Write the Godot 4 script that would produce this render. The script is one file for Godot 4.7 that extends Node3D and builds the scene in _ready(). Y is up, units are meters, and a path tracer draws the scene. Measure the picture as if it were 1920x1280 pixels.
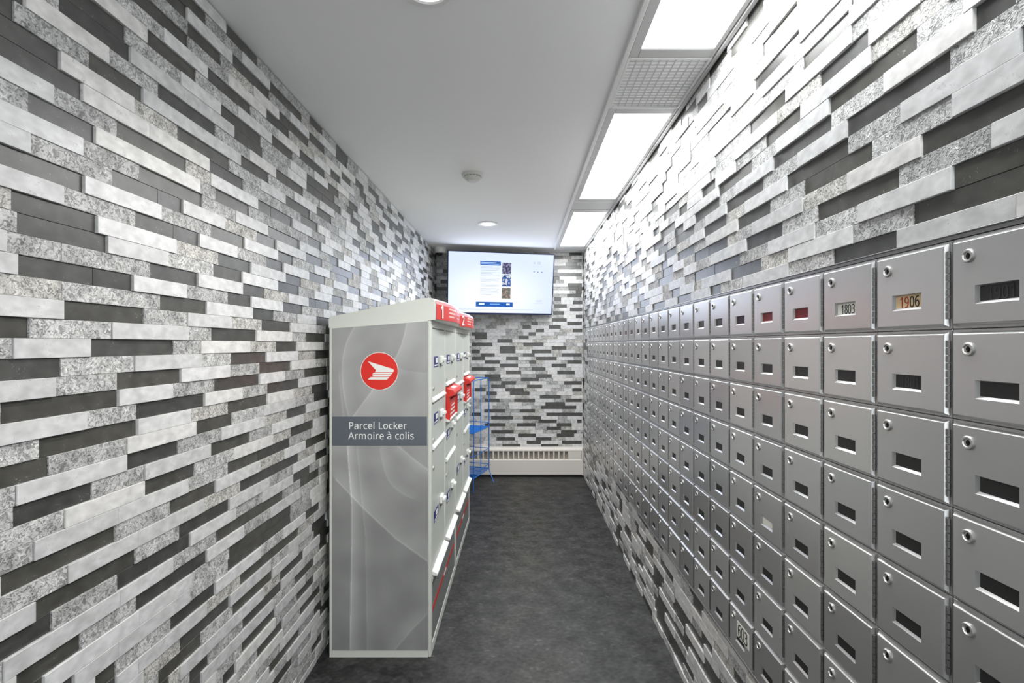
extends Node3D

# A mail room: tiled walls, a bank of mailboxes on the right, two parcel lockers on the left, a television at the far end.
# x runs to the right, y up, the room runs away from the camera along -z; metres.

const EYE := 1.42
const XL := -0.907          # face of the proud tiles on the left wall
const XR := 0.690           # the same on the right wall
const ZB := -5.235          # the same on the far wall
const ZN := 2.3             # wall behind the camera
const TOP := 2.425          # ceiling
const PITCH := 0.038        # one tile row
const DEEP := 0.015         # tile thickness
const BANK_LOW := 0.4505
const COLS := 26
const SEAM := 0.7645        # distance of the seam between the first and the second mailbox column
const STEP := 0.16
const CELL := 0.142

const LEFT_ROWS := {
	-26: "?1268 w1487 d1669 g2082 d2218",
	-25: "?1288 d1393 g1573 w1748 d2006 g2183",
	-24: "?1211 d1314 w1520 d1701 d1748 g1903 w2072 d2243",
	-23: "?1127 g1317 d1463 g1506 g1642 w1814 d1903 d2072 g2255",
	-22: "?1083 d1319 g1498 w1722 d1898 g2126 w2306",
	-21: "?1028 g1226 w1398 d1490 d1626 g1806 w1981 d2243",
	-20: "?956 w1171 d1349 g1549 w1759 d1925 g2126 w2274",
	-19: "?934 d1109 g1288 w1460 d1690 g1903 w2046 d2249",
	-18: "?893 g949 d1121 w1298 w1529 d1701 g1881 w2046 d2224",
	-17: "?847 d883 w1063 g1209 d1437 g1616 w1790 d1881 d2016 g2183",
	-16: "g1015 d1158 w1564 d1741 g1939 w2148 d2319",
	-15: "d950 w1131 g1277 d1506 g1687 w1864 d2082 g2255",
	-14: "d998 w1178 w1405 d1582 g1996 d2165 w2306",
	-13: "w937 g1086 d1310 g1412 w1666 d1763 d1921 w2098 g2243",
	-12: "g889 d1028 w1365 g1437 d1616 g2067 d2200 w2339",
	-11: "w1000 g1150 d1377 g1537 w1733 d1986 w2171 g2306",
	-10: "w892 g1073 d1211 d1296 w1479 g1663 d1794 w2036 d2212 g2339",
	-9: "d1003 w1218 g1417 d1588 w1806 d1930 g2126 w2299",
	-8: "w957 g1138 d1266 d1363 w1546 g1726 d1851 w2072 d2249",
	-7: "g860 d1033 w1271 g1452 d1626 w1864 d2001 g2188 w2339",
	-6: "d1059 w1242 g1427 d1576 w1806 d1981 g2126 w2319",
	-5: "g954 g1183 d1358 w1576 d1715 g1890 w2067 d2148 d2293",
	-4: "w870 d1027 d1129 w1310 g1498 d1629 w1843 d2016 g2224 w2373",
	-3: "g954 g1127 g1217 d1395 w1636 d1778 g1962 w2143 d2212 d2306",
	-2: "w957 d1164 g1314 w1514 g1694 d1907 w2143 g2255 d2339",
	-1: "d891 g1070 w1317 g1417 d1659 w1916 g2046 d2249 w2339",
	0: "w1018 d1262 g1370 w1620 g1794 d1962 w2218 g2306",
	1: "d953 g1134 w1372 g1514 d1726 w1967 g2143 d2306",
	2: "w940 g1086 d1288 w1506 g1680 d1912 w2137 g2255",
	3: "g843 d1088 w1258 g1432 d1680 w1859 g2031 d2274",
	4: "w1008 g1140 d1386 w1573 g1733 d1981 w2171 g2274",
	5: "g910 d1143 w1327 g1498 d1733 w1930 g2104 d2274",
	6: "d928 g1112 w1349 d1520 g1708 w1944 g2126 d2293",
	7: "g867 w1112 d1279 g1463 w1711 g1877 d2051 w2274",
	8: "d1022 g1164 w1412 d1620 g1763 w2016 g2188 d2306",
	9: "g960 w1164 d1343 g1529 w1767 g1912 d2120 w2268",
	10: "g899 w1086 w1317 g1498 d1676 d1903 g2098 w2268",
	11: "w840 d1081 g1250 d1437 w1683 g1859 w2036 d2255",
	12: "g966 w1142 w1384 g1564 d1977 g2137 w2274",
	13: "w901 d1137 g1283 d1503 w1741 g1925 w2137 d2274",
	14: "d934 g1086 d1325 w1540 g1697 w1925 d2088 g2188 w2274",
	15: "g845 w1091 w1260 g1440 d1847 g1996 d2183 g2274",
	16: "?867 d995 g1140 d1395 w1582 g1752 w1991 g2183 w2274",
	17: "?918 w1148 w1332 g1506 d1912 g2088 w2261",
	18: "?979 w1086 w1323 g1498 d1912 g2104 w2255",
	19: "?1028 d1083 g1252 d1435 w1687 g1851 w2036 d2183",
	20: "?1083 w1145 w1395 g1564 d1977 g2126 w2261",
	21: "?1160 g1288 d1506 w1752 g1890 w2098 d2255",
	22: "?1211 d1374 g1523 d1767 w1972 g2126 d2274",
	23: "?1248 g1286 w1529 w1704 g1826 d2021 w2183",
	24: "?1325 d1405 g1579 d1834 w2031 g2183 d2274",
	25: "?1374 w1771 g1948 d2126 w2255",
	26: "?1437 g1573 d1790 w2036 g2183",
	27: "?1473 d1537 w1786 g1962 d2126 w2243",
	28: "?1543 g1666 d1843 w2098 g2218",
	29: "?1558 w1843 g1991 d2194",
	30: "?1652 g1822 w2126 g2230",
	31: "?1741 d1986 g2126 d2212",
	32: "?1778 g1881 w2183",
}
const RIGHT_ROWS := {
	-2: "?611 w667 w880 d1060 g1235 w1482 g1652 d1744",
	-1: "?630 d846 g998 w1235 g1377 d1576 w1821 g1905",
	0: "?611 d768 w981 g1125 w1333 g1511 d1711 d1905",
	1: "?611 w703 g877 d1117 g1265 d1468 w1730 g1882",
	2: "?630 d828 w1013 g1174 w1428 g1522 g1601 d1764 d1905",
	3: "?630 w767 g944 d1169 g1327 d1526 w1779 g1905",
	4: "?611 d663 w871 g1013 d1244 w1472 g1609 d1800",
	5: "?636 g773 d1016 w1192 g1365 d1609 w1784",
	6: "?630 g671 d731 w911 g1067 d1313 w1533 g1665 d1893",
	7: "?611 w747 g838 d1074 w1294 g1434 d1669 w1888",
	8: "?630 w775 g945 w1181 d1350 g1537 w1692",
	9: "?617 d709 g830 w951 d1107 g1291 w1545 g1744",
	10: "?630 d734 w867 g1000 w1247 d1444 g1697",
	11: "?611 d725 g855 w1006 d1174 g1365 w1609",
	12: "?671 w821 d1006 g1054 g1211 w1415 g1588",
	13: "?685 d832 g1008 w1185 d1415 w1568",
}
const BACK_ROWS := {
	0: "-187:8 233:427",
	1: "79:233 464:679",
	2: "-251:-50 179:348",
	3: "-16:179 406:597",
	4: "-309:-64 454:625",
	5: "297:454",
	6: "-378:-153 -27:175 406:570",
	7: "206:406 629:679",
	8: "-309:-71 38:233",
	9: "-521:-425 293:686",
	10: "-384:-157 4:170",
	11: "236:620",
	12: "282:498",
	13: "-378:-217 -57:170 506:679",
	14: "222:450",
	15: "-364:-248 -105:109",
	16: "-487:-371 -153:45 577:679",
	17: "-309:-153 82:247",
	18: "-200:-39 488:679",
	19: "-350:-200 18:211",
	20: "-378:-207 181:352",
	21: "-146:18 413:604",
	22: "-521:-269 134:284",
	23: "-214:-16 352:513",
	24: "-378:-214 106:181 522:679",
	25: "-521:-378 -146:-14 181:406",
	26: "-425:-271 38:165 461:679",
	27: "-521:-432 -214:-44 134:345",
	28: "-214:-44 352:513",
	29: "-521:-296 45:263",
	30: "-241:-78",
	31: "-487:-357 -9:100",
	32: "-521:-357 100:175",
	33: "180:267 583:685",
	34: "35:125 320:450",
	35: "135:200 520:680",
	36: "353:515",
	37: "615:685",
	38: "365:485",
	39: "550:685",
	40: "375:515",
	41: "583:685",
	42: "375:453",
	43: "520:675",
	44: "615:680",
	46: "525:680",
	49: "380:680",
	51: "385:675",
	53: "600:680",
	54: "385:475",
	55: "545:680",
}

const ORDINALS := ["first", "second", "third", "fourth", "fifth", "sixth", "seventh", "eighth", "ninth", "tenth", "eleventh", "twelfth", "thirteenth"]

var M := {}
var rng := RandomNumberGenerator.new()
var font := SystemFont.new()
var bold := SystemFont.new()


func _ready() -> void:
	# camera
	var cam := Camera3D.new()
	cam.name = "camera"
	cam.projection = Camera3D.PROJECTION_FRUSTUM
	cam.near = 0.05
	cam.far = 60.0
	cam.size = 0.05 * 1280.0 / 900.0
	cam.frustum_offset = Vector2(-14.0 / 900.0 * 0.05, 6.0 / 900.0 * 0.05)
	cam.position = Vector3(0, EYE, 0)
	add_child(cam)
	cam.current = true
	# surroundings and exposure: a closed room, lit by its own fittings and an added fill light
	var env := Environment.new()
	env.background_mode = Environment.BG_COLOR
	env.background_color = Color(0, 0, 0)
	env.tonemap_mode = Environment.TONE_MAPPER_LINEAR
	env.tonemap_exposure = 1.22
	env.sdfgi_enabled = true
	env.ssao_enabled = true
	env.ssil_enabled = true
	var we := WorldEnvironment.new()
	we.name = "surroundings"
	we.environment = env
	add_child(we)
	# fluorescent panels in the trough along the right wall; the first, out of view, lights the near end
	for d in [[-1.3, -0.1], [0.36, 1.62], [2.07, 3.29], [3.61, 4.88]]:
		area_light("panel_light", Vector3(0.535, TOP - 0.012, -(d[0] + d[1]) / 2.0), Vector2(0.24, d[1] - d[0]), Color(0.985, 0.995, 1.0), 1.2 * (d[1] - d[0]))

	# added fill light, out of view behind the camera
	var fill_lamp := area_light("fill_light", Vector3(-0.1, 1.25, ZN - 0.03), Vector2(1.2, 2.1), Color(0.97, 0.99, 1.0), 1.9)
	fill_lamp.rotation = Vector3.ZERO

	rng.seed = 4711
	font.font_names = PackedStringArray(["Droid Sans"])
	bold.font_names = PackedStringArray(["Droid Sans"])
	bold.font_weight = 700
	materials()
	room()
	tiles_on_side_walls()
	tiles_on_far_wall()
	ceiling_fittings()
	parcel_lockers()
	television()
	heater()
	wire_rack()
	mailboxes()


func area_light(called: String, at: Vector3, size: Vector2, c: Color, e: float) -> AreaLight3D:
	var l := AreaLight3D.new()
	l.name = called
	l.area_size = size
	l.light_color = c
	l.light_energy = e
	l.shadow_enabled = true
	l.area_range = 14.0
	l.area_attenuation = 2.0
	l.position = at
	l.rotation = Vector3(-PI / 2.0, 0, 0)
	add_child(l, true)
	return l


func spot(called: String, at: Vector3, c: Color, e: float) -> void:
	var l := SpotLight3D.new()
	l.name = called
	l.light_color = c
	l.light_energy = e
	l.light_size = 0.06
	l.spot_angle = 62.0
	l.spot_angle_attenuation = 0.8
	l.spot_range = 14.0
	l.spot_attenuation = 2.0
	l.shadow_enabled = true
	l.position = at
	l.rotation = Vector3(-PI / 2.0, 0, 0)
	add_child(l, true)


# ---------------------------------------------------------------- building meshes

# Collects faces; every face is given counter-clockwise as seen from outside and stored clockwise, as Godot wants it.
class Shape:
	var v := PackedVector3Array()
	var n := PackedVector3Array()
	var t := PackedVector2Array()
	var i := PackedInt32Array()

	func tri(a: Vector3, b: Vector3, c: Vector3) -> void:
		var m := (b - a).cross(c - a).normalized()
		var k := v.size()
		v.append_array([a, b, c])
		n.append_array([m, m, m])
		t.append_array([Vector2.ZERO, Vector2.ZERO, Vector2.ZERO])
		i.append_array([k, k + 2, k + 1])

	func quad(a: Vector3, b: Vector3, c: Vector3, d: Vector3, ta := Vector2.ZERO, tb := Vector2.ZERO, tc := Vector2.ZERO, td := Vector2.ZERO) -> void:
		var m := (c - a).cross(d - b).normalized()
		var k := v.size()
		v.append_array([a, b, c, d])
		n.append_array([m, m, m, m])
		t.append_array([ta, tb, tc, td])
		i.append_array([k, k + 2, k + 1, k, k + 3, k + 2])

	func smooth_quad(a: Vector3, b: Vector3, c: Vector3, d: Vector3, na: Vector3, nb: Vector3, nc: Vector3, nd: Vector3) -> void:
		var k := v.size()
		v.append_array([a, b, c, d])
		n.append_array([na, nb, nc, nd])
		t.append_array([Vector2.ZERO, Vector2.ZERO, Vector2.ZERO, Vector2.ZERO])
		i.append_array([k, k + 2, k + 1, k, k + 3, k + 2])

	# a box with chamfered edges; texture coordinates in metres on every side
	func box(lo: Vector3, hi: Vector3, c := 0.002, shift := Vector2.ZERO) -> void:
		c = minf(c, minf(hi.x - lo.x, minf(hi.y - lo.y, hi.z - lo.z)) * 0.45)
		var mid := (lo + hi) / 2.0
		var h := (hi - lo) / 2.0
		for ax in 3:
			var bx := (ax + 1) % 3
			var cx := (ax + 2) % 3
			for s: float in [-1.0, 1.0]:
				var p := []
				for q in [[-1, -1], [1, -1], [1, 1], [-1, 1]]:
					var w := Vector3.ZERO
					w[ax] = s * h[ax]
					w[bx] = q[0] * (h[bx] - c)
					w[cx] = q[1] * (h[cx] - c)
					p.append(w + mid)
				if s < 0:
					p.reverse()
				var tc := []
				for w: Vector3 in p:
					tc.append((Vector2(w.z, -w.y) if ax == 0 else Vector2(w.x, w.z) if ax == 1 else Vector2(w.x, -w.y)) + shift)
				quad(p[0], p[1], p[2], p[3], tc[0], tc[1], tc[2], tc[3])
			if c <= 0.0:
				continue
			# the four edges that run along ax
			for sb: float in [-1.0, 1.0]:
				for sc: float in [-1.0, 1.0]:
					var e := []
					for q in [[-1, 0], [1, 0], [1, 1], [-1, 1]]:
						var w := Vector3.ZERO
						w[ax] = q[0] * (h[ax] - c)
						w[bx] = sb * (h[bx] - (c if q[1] else 0.0))
						w[cx] = sc * (h[cx] - (0.0 if q[1] else c))
						e.append(w + mid)
					if sb * sc < 0:
						e.reverse()
					var te := []
					for w: Vector3 in e:
						te.append(Vector2(w.x + w.z, -w.y) + shift)
					quad(e[0], e[1], e[2], e[3], te[0], te[1], te[2], te[3])
		if c > 0.0:
			for sx: float in [-1.0, 1.0]:
				for sy: float in [-1.0, 1.0]:
					for sz: float in [-1.0, 1.0]:
						var a := mid + Vector3(sx * h.x, sy * (h.y - c), sz * (h.z - c))
						var b := mid + Vector3(sx * (h.x - c), sy * h.y, sz * (h.z - c))
						var d := mid + Vector3(sx * (h.x - c), sy * (h.y - c), sz * h.z)
						if sx * sy * sz > 0:
							tri(a, b, d)
						else:
							tri(a, d, b)

	# a round bar between two points
	func bar(a: Vector3, b: Vector3, r: float, sides := 8, caps := true) -> void:
		var ax := (b - a).normalized()
		var u := ax.cross(Vector3.UP if absf(ax.y) < 0.9 else Vector3.RIGHT).normalized()
		var w := ax.cross(u)
		for k in sides:
			var f := TAU * k / sides
			var g := TAU * (k + 1) / sides
			var p := u * cos(f) + w * sin(f)
			var q := u * cos(g) + w * sin(g)
			smooth_quad(a + p * r, a + q * r, b + q * r, b + p * r, p, q, q, p)
			if caps:
				tri(a, a + q * r, a + p * r)
				tri(b, b + p * r, b + q * r)

	func bars(points: Array, r: float, sides := 8) -> void:
		for k in points.size() - 1:
			bar(points[k], points[k + 1], r, sides)

	# turned profile: [radius, height along the axis] pairs
	func lathe(at: Vector3, axis: Vector3, profile: Array, sides := 24) -> void:
		var u := axis.cross(Vector3.UP if absf(axis.y) < 0.9 else Vector3.RIGHT).normalized()
		var w := axis.cross(u)
		for k in profile.size() - 1:
			var r0: float = profile[k][0]
			var h0: float = profile[k][1]
			var r1: float = profile[k + 1][0]
			var h1: float = profile[k + 1][1]
			var slope := Vector2(h1 - h0, -(r1 - r0)).normalized()
			for s in sides:
				var f := TAU * s / sides
				var g := TAU * (s + 1) / sides
				var p := u * cos(f) + w * sin(f)
				var q := u * cos(g) + w * sin(g)
				smooth_quad(at + axis * h0 + p * r0, at + axis * h0 + q * r0, at + axis * h1 + q * r1, at + axis * h1 + p * r1,
					p * slope.x + axis * slope.y, q * slope.x + axis * slope.y, q * slope.x + axis * slope.y, p * slope.x + axis * slope.y)

	# a flat outline (counter-clockwise seen against dir) pushed along dir; right and up span its plane
	func prism(at: Vector3, right: Vector3, up: Vector3, outline: PackedVector2Array, depth: float) -> void:
		var dir := right.cross(up).normalized()
		var front := at + dir * depth
		if Geometry2D.is_polygon_clockwise(outline):
			outline.reverse()
		var tris := Geometry2D.triangulate_polygon(outline)
		for k in range(0, tris.size(), 3):
			var a := outline[tris[k]]
			var b := outline[tris[k + 1]]
			var c := outline[tris[k + 2]]
			if (b - a).cross(c - a) < 0:
				var s := b
				b = c
				c = s
			tri(front + right * a.x + up * a.y, front + right * b.x + up * b.y, front + right * c.x + up * c.y)
			tri(at + right * a.x + up * a.y, at + right * c.x + up * c.y, at + right * b.x + up * b.y)
		for k in outline.size():
			var a := outline[k]
			var b := outline[(k + 1) % outline.size()]
			var pa := right * a.x + up * a.y
			var pb := right * b.x + up * b.y
			quad(at + pa, at + pb, front + pb, front + pa)

	func into(mesh: ArrayMesh, m: Material) -> ArrayMesh:
		if v.is_empty():
			return mesh
		var a := []
		a.resize(Mesh.ARRAY_MAX)
		a[Mesh.ARRAY_VERTEX] = v
		a[Mesh.ARRAY_NORMAL] = n
		a[Mesh.ARRAY_TEX_UV] = t
		a[Mesh.ARRAY_INDEX] = i
		mesh.add_surface_from_arrays(Mesh.PRIMITIVE_TRIANGLES, a)
		mesh.surface_set_material(mesh.get_surface_count() - 1, m)
		return mesh

	func mesh(m: Material) -> ArrayMesh:
		return into(ArrayMesh.new(), m)


func put(called: String, mesh: Mesh, parent: Node3D, at := Vector3.ZERO) -> MeshInstance3D:
	var o := MeshInstance3D.new()
	o.name = called
	o.mesh = mesh
	o.position = at
	parent.add_child(o, true)
	return o


func thing(called: String, label: String, category: String, at := Vector3.ZERO, group := "") -> Node3D:
	var o := Node3D.new()
	o.name = called
	o.position = at
	add_child(o, true)
	return tag(o, label, category, group)


func tag(o: Node3D, label: String, category: String, group := "") -> Node3D:
	o.set_meta("label", label)
	o.set_meta("category", category)
	if group:
		o.set_meta("group", group)
	return o


func structure(called: String, mesh: Mesh, label: String, category: String) -> MeshInstance3D:
	var o := put(called, mesh, self)
	o.set_meta("kind", "structure")
	o.set_meta("label", label)
	o.set_meta("category", category)
	return o


func lettering(called: String, words: String, height: float, m: Material, parent: Node3D, at: Vector3, facing: Basis, face: Font, align := HORIZONTAL_ALIGNMENT_LEFT) -> MeshInstance3D:
	var tm := TextMesh.new()
	tm.text = words
	tm.font = face
	tm.font_size = 64
	tm.pixel_size = height / 64.0
	tm.depth = 0.0006
	tm.horizontal_alignment = align
	tm.vertical_alignment = VERTICAL_ALIGNMENT_CENTER
	tm.material = m
	var o := put(called, tm, parent, at)
	o.basis = facing
	return o


# ---------------------------------------------------------------- materials

func plain(c: Color, rough := 0.5, metal := 0.0, spec := 0.5) -> StandardMaterial3D:
	var m := StandardMaterial3D.new()
	m.albedo_color = c
	m.roughness = rough
	m.metallic = metal
	m.metallic_specular = spec
	return m


func grey(level: float) -> Color:
	return Color(level, level, level)


func noise(kind: FastNoiseLite.NoiseType, freq: float, octaves := 1, s := 1) -> FastNoiseLite:
	var n := FastNoiseLite.new()
	n.noise_type = kind
	n.frequency = freq
	n.seed = s
	n.fractal_type = FastNoiseLite.FRACTAL_FBM if octaves > 1 else FastNoiseLite.FRACTAL_NONE
	n.fractal_octaves = octaves
	return n


func picture(w: int, h: int, bytes: PackedByteArray) -> ImageTexture:
	return ImageTexture.create_from_image(Image.create_from_data(w, h, false, Image.FORMAT_RGB8, bytes))


func materials() -> void:
	M.paint = plain(Color(0.93, 0.93, 0.93), 0.8, 0.0, 0.35)
	M.wall = plain(grey(0.16), 0.9)
	M.lobby = plain(Color(0.72, 0.71, 0.69), 0.8)
	M.trim = plain(Color(0.86, 0.86, 0.855), 0.45)
	M.trim_shade = plain(Color(0.74, 0.74, 0.735), 0.5)
	M.steel = plain(Color(0.79, 0.79, 0.79), 0.33, 0.78)
	M.steel_b = plain(Color(0.765, 0.765, 0.765), 0.29, 0.8)
	M.steel_c = plain(Color(0.81, 0.81, 0.805), 0.36, 0.76)
	M.frame_steel = plain(Color(0.73, 0.73, 0.73), 0.38, 0.8)
	M.bright_steel = plain(Color(0.80, 0.80, 0.79), 0.34, 0.9)
	M.hinge_steel = plain(Color(0.55, 0.55, 0.55), 0.35, 0.9)
	M.hole = plain(grey(0.05), 0.8)
	M.dark_card = plain(grey(0.13), 0.45)
	M.white_card = plain(Color(0.85, 0.85, 0.82), 0.7)
	M.cream_card = plain(Color(0.84, 0.74, 0.58), 0.7)
	M.red_card = plain(Color(0.45, 0.08, 0.12), 0.6)
	M.violet_card = plain(Color(0.2, 0.13, 0.2), 0.6)
	M.ink = plain(grey(0.07), 0.7)
	M.faint_ink = plain(grey(0.22), 0.6)
	M.red_ink = plain(Color(0.62, 0.13, 0.10), 0.6)
	M.white_ink = plain(Color(0.93, 0.93, 0.92), 0.6)
	M.locker = plain(Color(0.845, 0.855, 0.825), 0.4)
	M.locker_door = plain(Color(0.80, 0.815, 0.785), 0.38)
	M.ledge = plain(Color(0.90, 0.905, 0.89), 0.35)
	M.red = plain(Color(0.86, 0.16, 0.11), 0.35)
	M.deep_red = plain(Color(0.55, 0.07, 0.06), 0.5)
	M.blue_mark = plain(Color(0.14, 0.16, 0.45), 0.4)
	M.band = plain(Color(0.36, 0.385, 0.415), 0.4)
	M.kick = plain(Color(0.50, 0.51, 0.50), 0.45)
	M.blue_wire = plain(Color(0.10, 0.43, 0.77), 0.35)
	M.heater = plain(Color(0.86, 0.84, 0.81), 0.45)
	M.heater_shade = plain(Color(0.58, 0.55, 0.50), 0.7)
	M.plastic = plain(Color(0.86, 0.86, 0.84), 0.45)
	M.plastic_dull = plain(Color(0.78, 0.78, 0.76), 0.5)
	M.black = plain(grey(0.05), 0.4)
	M.bezel = plain(Color(0.06, 0.10, 0.28), 0.3)
	M.louver = plain(Color(0.93, 0.93, 0.93), 0.5)
	M.louver_slat = plain(Color(0.77, 0.77, 0.77), 0.6)
	M.panel_glow = plain(Color(0.9, 0.9, 0.9), 0.6)
	M.panel_glow.emission_enabled = true
	M.panel_glow.emission = Color(1, 1, 1)
	M.panel_glow.emission_energy_multiplier = 1.3
	M.lamp_glow = M.panel_glow
	M.fill_pane_glow = plain(grey(0.8), 0.4)  # glow of the added fill pane behind the camera
	M.fill_pane_glow.emission_enabled = true
	M.fill_pane_glow.emission = Color(0.97, 0.99, 1.0)
	M.fill_pane_glow.emission_energy_multiplier = 0.5
	stone_materials()
	floor_material()
	locker_print()
	label_print()
	screen_picture()


func variants(called: String, tx: Texture2D, height: Texture2D, relief: float, rough: float, spec: float, levels: Array) -> void:
	for k in levels.size():
		var m := plain(levels[k], rough, 0.0, spec)
		m.albedo_texture = tx
		m.uv1_scale = Vector3(2.5, 2.5, 1)      # the picture spans 0.4 m
		if height:
			m.heightmap_enabled = true
			m.heightmap_texture = height
			m.heightmap_scale = relief
		M[called + str(k)] = m


func stone_materials() -> void:
	var w := 768
	var warp_a := noise(FastNoiseLite.TYPE_SIMPLEX, 0.030, 2, 3)
	var warp_b := noise(FastNoiseLite.TYPE_SIMPLEX, 0.030, 2, 9)
	var curl := noise(FastNoiseLite.TYPE_SIMPLEX, 0.024, 2, 21)
	var chips := noise(FastNoiseLite.TYPE_SIMPLEX, 0.032, 2, 33)
	var patch := noise(FastNoiseLite.TYPE_SIMPLEX, 0.008, 2, 41)
	var fine := noise(FastNoiseLite.TYPE_SIMPLEX, 0.25, 1, 51)
	var fossil := PackedByteArray()
	var fossil_h := PackedByteArray()
	var marble := PackedByteArray()
	var marble_h := PackedByteArray()
	var slate := PackedByteArray()
	for a: PackedByteArray in [fossil, fossil_h, marble, marble_h, slate]:
		a.resize(w * w * 3)
	var at := 0
	for y in w:
		for x in w:
			var wx := x + 17.0 * warp_a.get_noise_2d(x, y)
			var wy := y + 17.0 * warp_b.get_noise_2d(x, y)
			var c := absf(curl.get_noise_2d(wx, wy * 1.35))
			var chip := chips.get_noise_2d(wx + 300.0, wy * 1.3)
			var big := patch.get_noise_2d(x, y)
			var f := fine.get_noise_2d(x, y)
			# shell limestone: pale curls, darker chips
			var ridge := clampf(1.0 - c / 0.13, 0.0, 1.0)
			var c2 := absf(chips.get_noise_2d(wx * 1.2 + 700.0, wy * 1.7))
			var dark_line := clampf(1.0 - absf(c2 - 0.10) / 0.07, 0.0, 1.0)
			var shell := 181.0 + 36.0 * ridge - 40.0 * dark_line - 46.0 * clampf((chip - 0.12) * 2.4, 0.0, 1.0) + 26.0 * clampf(-chip * 1.4, 0.0, 1.0) + 20.0 * big + 7.0 * f
			var s := clampi(int(shell), 40, 235)
			var hh := clampi(int(125.0 + 80.0 * ridge - 60.0 * dark_line - 50.0 * clampf((chip - 0.12) * 2.0, 0.0, 1.0) + 10.0 * f), 0, 255)
			# marble: pale, cloudy, a few hair cracks
			var vein := clampf(1.0 - absf(patch.get_noise_2d(wx * 1.3 + 900.0, wy * 1.3)) / 0.018, 0.0, 1.0) * clampf(big * 3.0 + 0.2, 0.0, 1.0)
			var cloud := chips.get_noise_2d(x * 0.4 + 50.0, y * 0.6)
			var mv := clampi(int(222.0 + 12.0 * big + 12.0 * cloud + 3.0 * f - 55.0 * vein), 90, 250)
			var mh := clampi(int(150.0 + 40.0 * cloud + 26.0 * big - 90.0 * vein), 0, 255)
			# dark stone: nearly even, with rare pale specks
			var speck := clampf((chip - 0.74) * 7.0, 0.0, 1.0) * clampf(big * 2.2, 0.0, 1.0)
			var dv := clampi(int(74.0 + 8.0 * big + 5.0 * cloud + 3.0 * f + 80.0 * speck), 30, 200)
			for k in 3:
				fossil[at + k] = s - (1 if k == 2 else 0)
				fossil_h[at + k] = hh
				marble[at + k] = mv
				marble_h[at + k] = mh
				slate[at + k] = dv - (2 if k == 2 else 0)
			at += 3
	variants("w", picture(w, w, marble), picture(w, w, marble_h), 0.05, 0.38, 0.5, [grey(0.94), grey(0.915), Color(0.955, 0.95, 0.94), grey(0.88)])
	variants("g", picture(w, w, fossil), picture(w, w, fossil_h), 0.16, 0.5, 0.4, [grey(1.0), grey(0.96), Color(1.0, 0.99, 0.97), grey(0.92)])
	variants("d", picture(w, w, slate), null, 0.0, 0.31, 0.55, [grey(1.0), Color(0.96, 0.95, 0.93), Color(1.0, 0.99, 0.96), grey(0.9)])


func floor_material() -> void:
	var w := 512
	var h := 2048
	var fleck := noise(FastNoiseLite.TYPE_SIMPLEX, 0.03, 3, 61)
	var fine := noise(FastNoiseLite.TYPE_SIMPLEX, 0.14, 2, 62)
	var spots := noise(FastNoiseLite.TYPE_SIMPLEX, 0.11, 1, 63)
	var big := noise(FastNoiseLite.TYPE_SIMPLEX, 0.006, 2, 64)
	var b := PackedByteArray()
	b.resize(w * h * 3)
	var at := 0
	for y in h:
		for x in w:
			var u := (float(x) / w - 0.5) * 1.62
			# the trodden strip down the middle of the aisle
			var path := exp(-pow((u - 0.16) / 0.22, 2.0)) * (0.8 + 0.4 * big.get_noise_2d(x, y))
			var v := 48.0 + 15.0 * fleck.get_noise_2d(x * 0.55, y * 0.9) + 11.0 * fine.get_noise_2d(x * 0.6, y) + 9.0 * path
			v += 20.0 * clampf((spots.get_noise_2d(x * 0.5, y * 0.8) - 0.76) * 5.0, 0.0, 1.0)
			v -= 12.0 * clampf((fleck.get_noise_2d(x + 500.0, y * 1.4) - 0.25) * 2.0, 0.0, 1.0)
			b[at] = clampi(int(v + 1.0 * path), 10, 200)
			b[at + 1] = clampi(int(v + 0.6 * path), 10, 200)
			b[at + 2] = clampi(int(v - 4.0 * path), 10, 200)
			at += 3
	M.floor = plain(Color(1, 1, 1), 0.5, 0.0, 0.4)
	M.floor.albedo_texture = picture(w, h, b)


# distance to a polyline, with the sign of the side
func near_line(p: Vector2, line: Array) -> float:
	var best := 1e9
	for k in line.size() - 1:
		var a: Vector2 = line[k]
		var b: Vector2 = line[k + 1]
		var q := Geometry2D.get_closest_point_to_segment(p, a, b)
		var d := p.distance_to(q)
		if d < absf(best):
			best = d if (b - a).cross(p - a) > 0 else -d
	return best


func arc(points: Array) -> Array:
	var c := Curve2D.new()
	for k in points.size():
		var t := Vector2.ZERO
		if k > 0 and k < points.size() - 1:
			t = (Vector2(points[k + 1][0], points[k + 1][1]) - Vector2(points[k - 1][0], points[k - 1][1])) * 0.2
		c.add_point(Vector2(points[k][0], points[k][1]), -t, t)
	var r := []
	for k in 13:
		r.append(c.sample_baked(c.get_baked_length() * k / 12.0))
	return r


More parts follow.
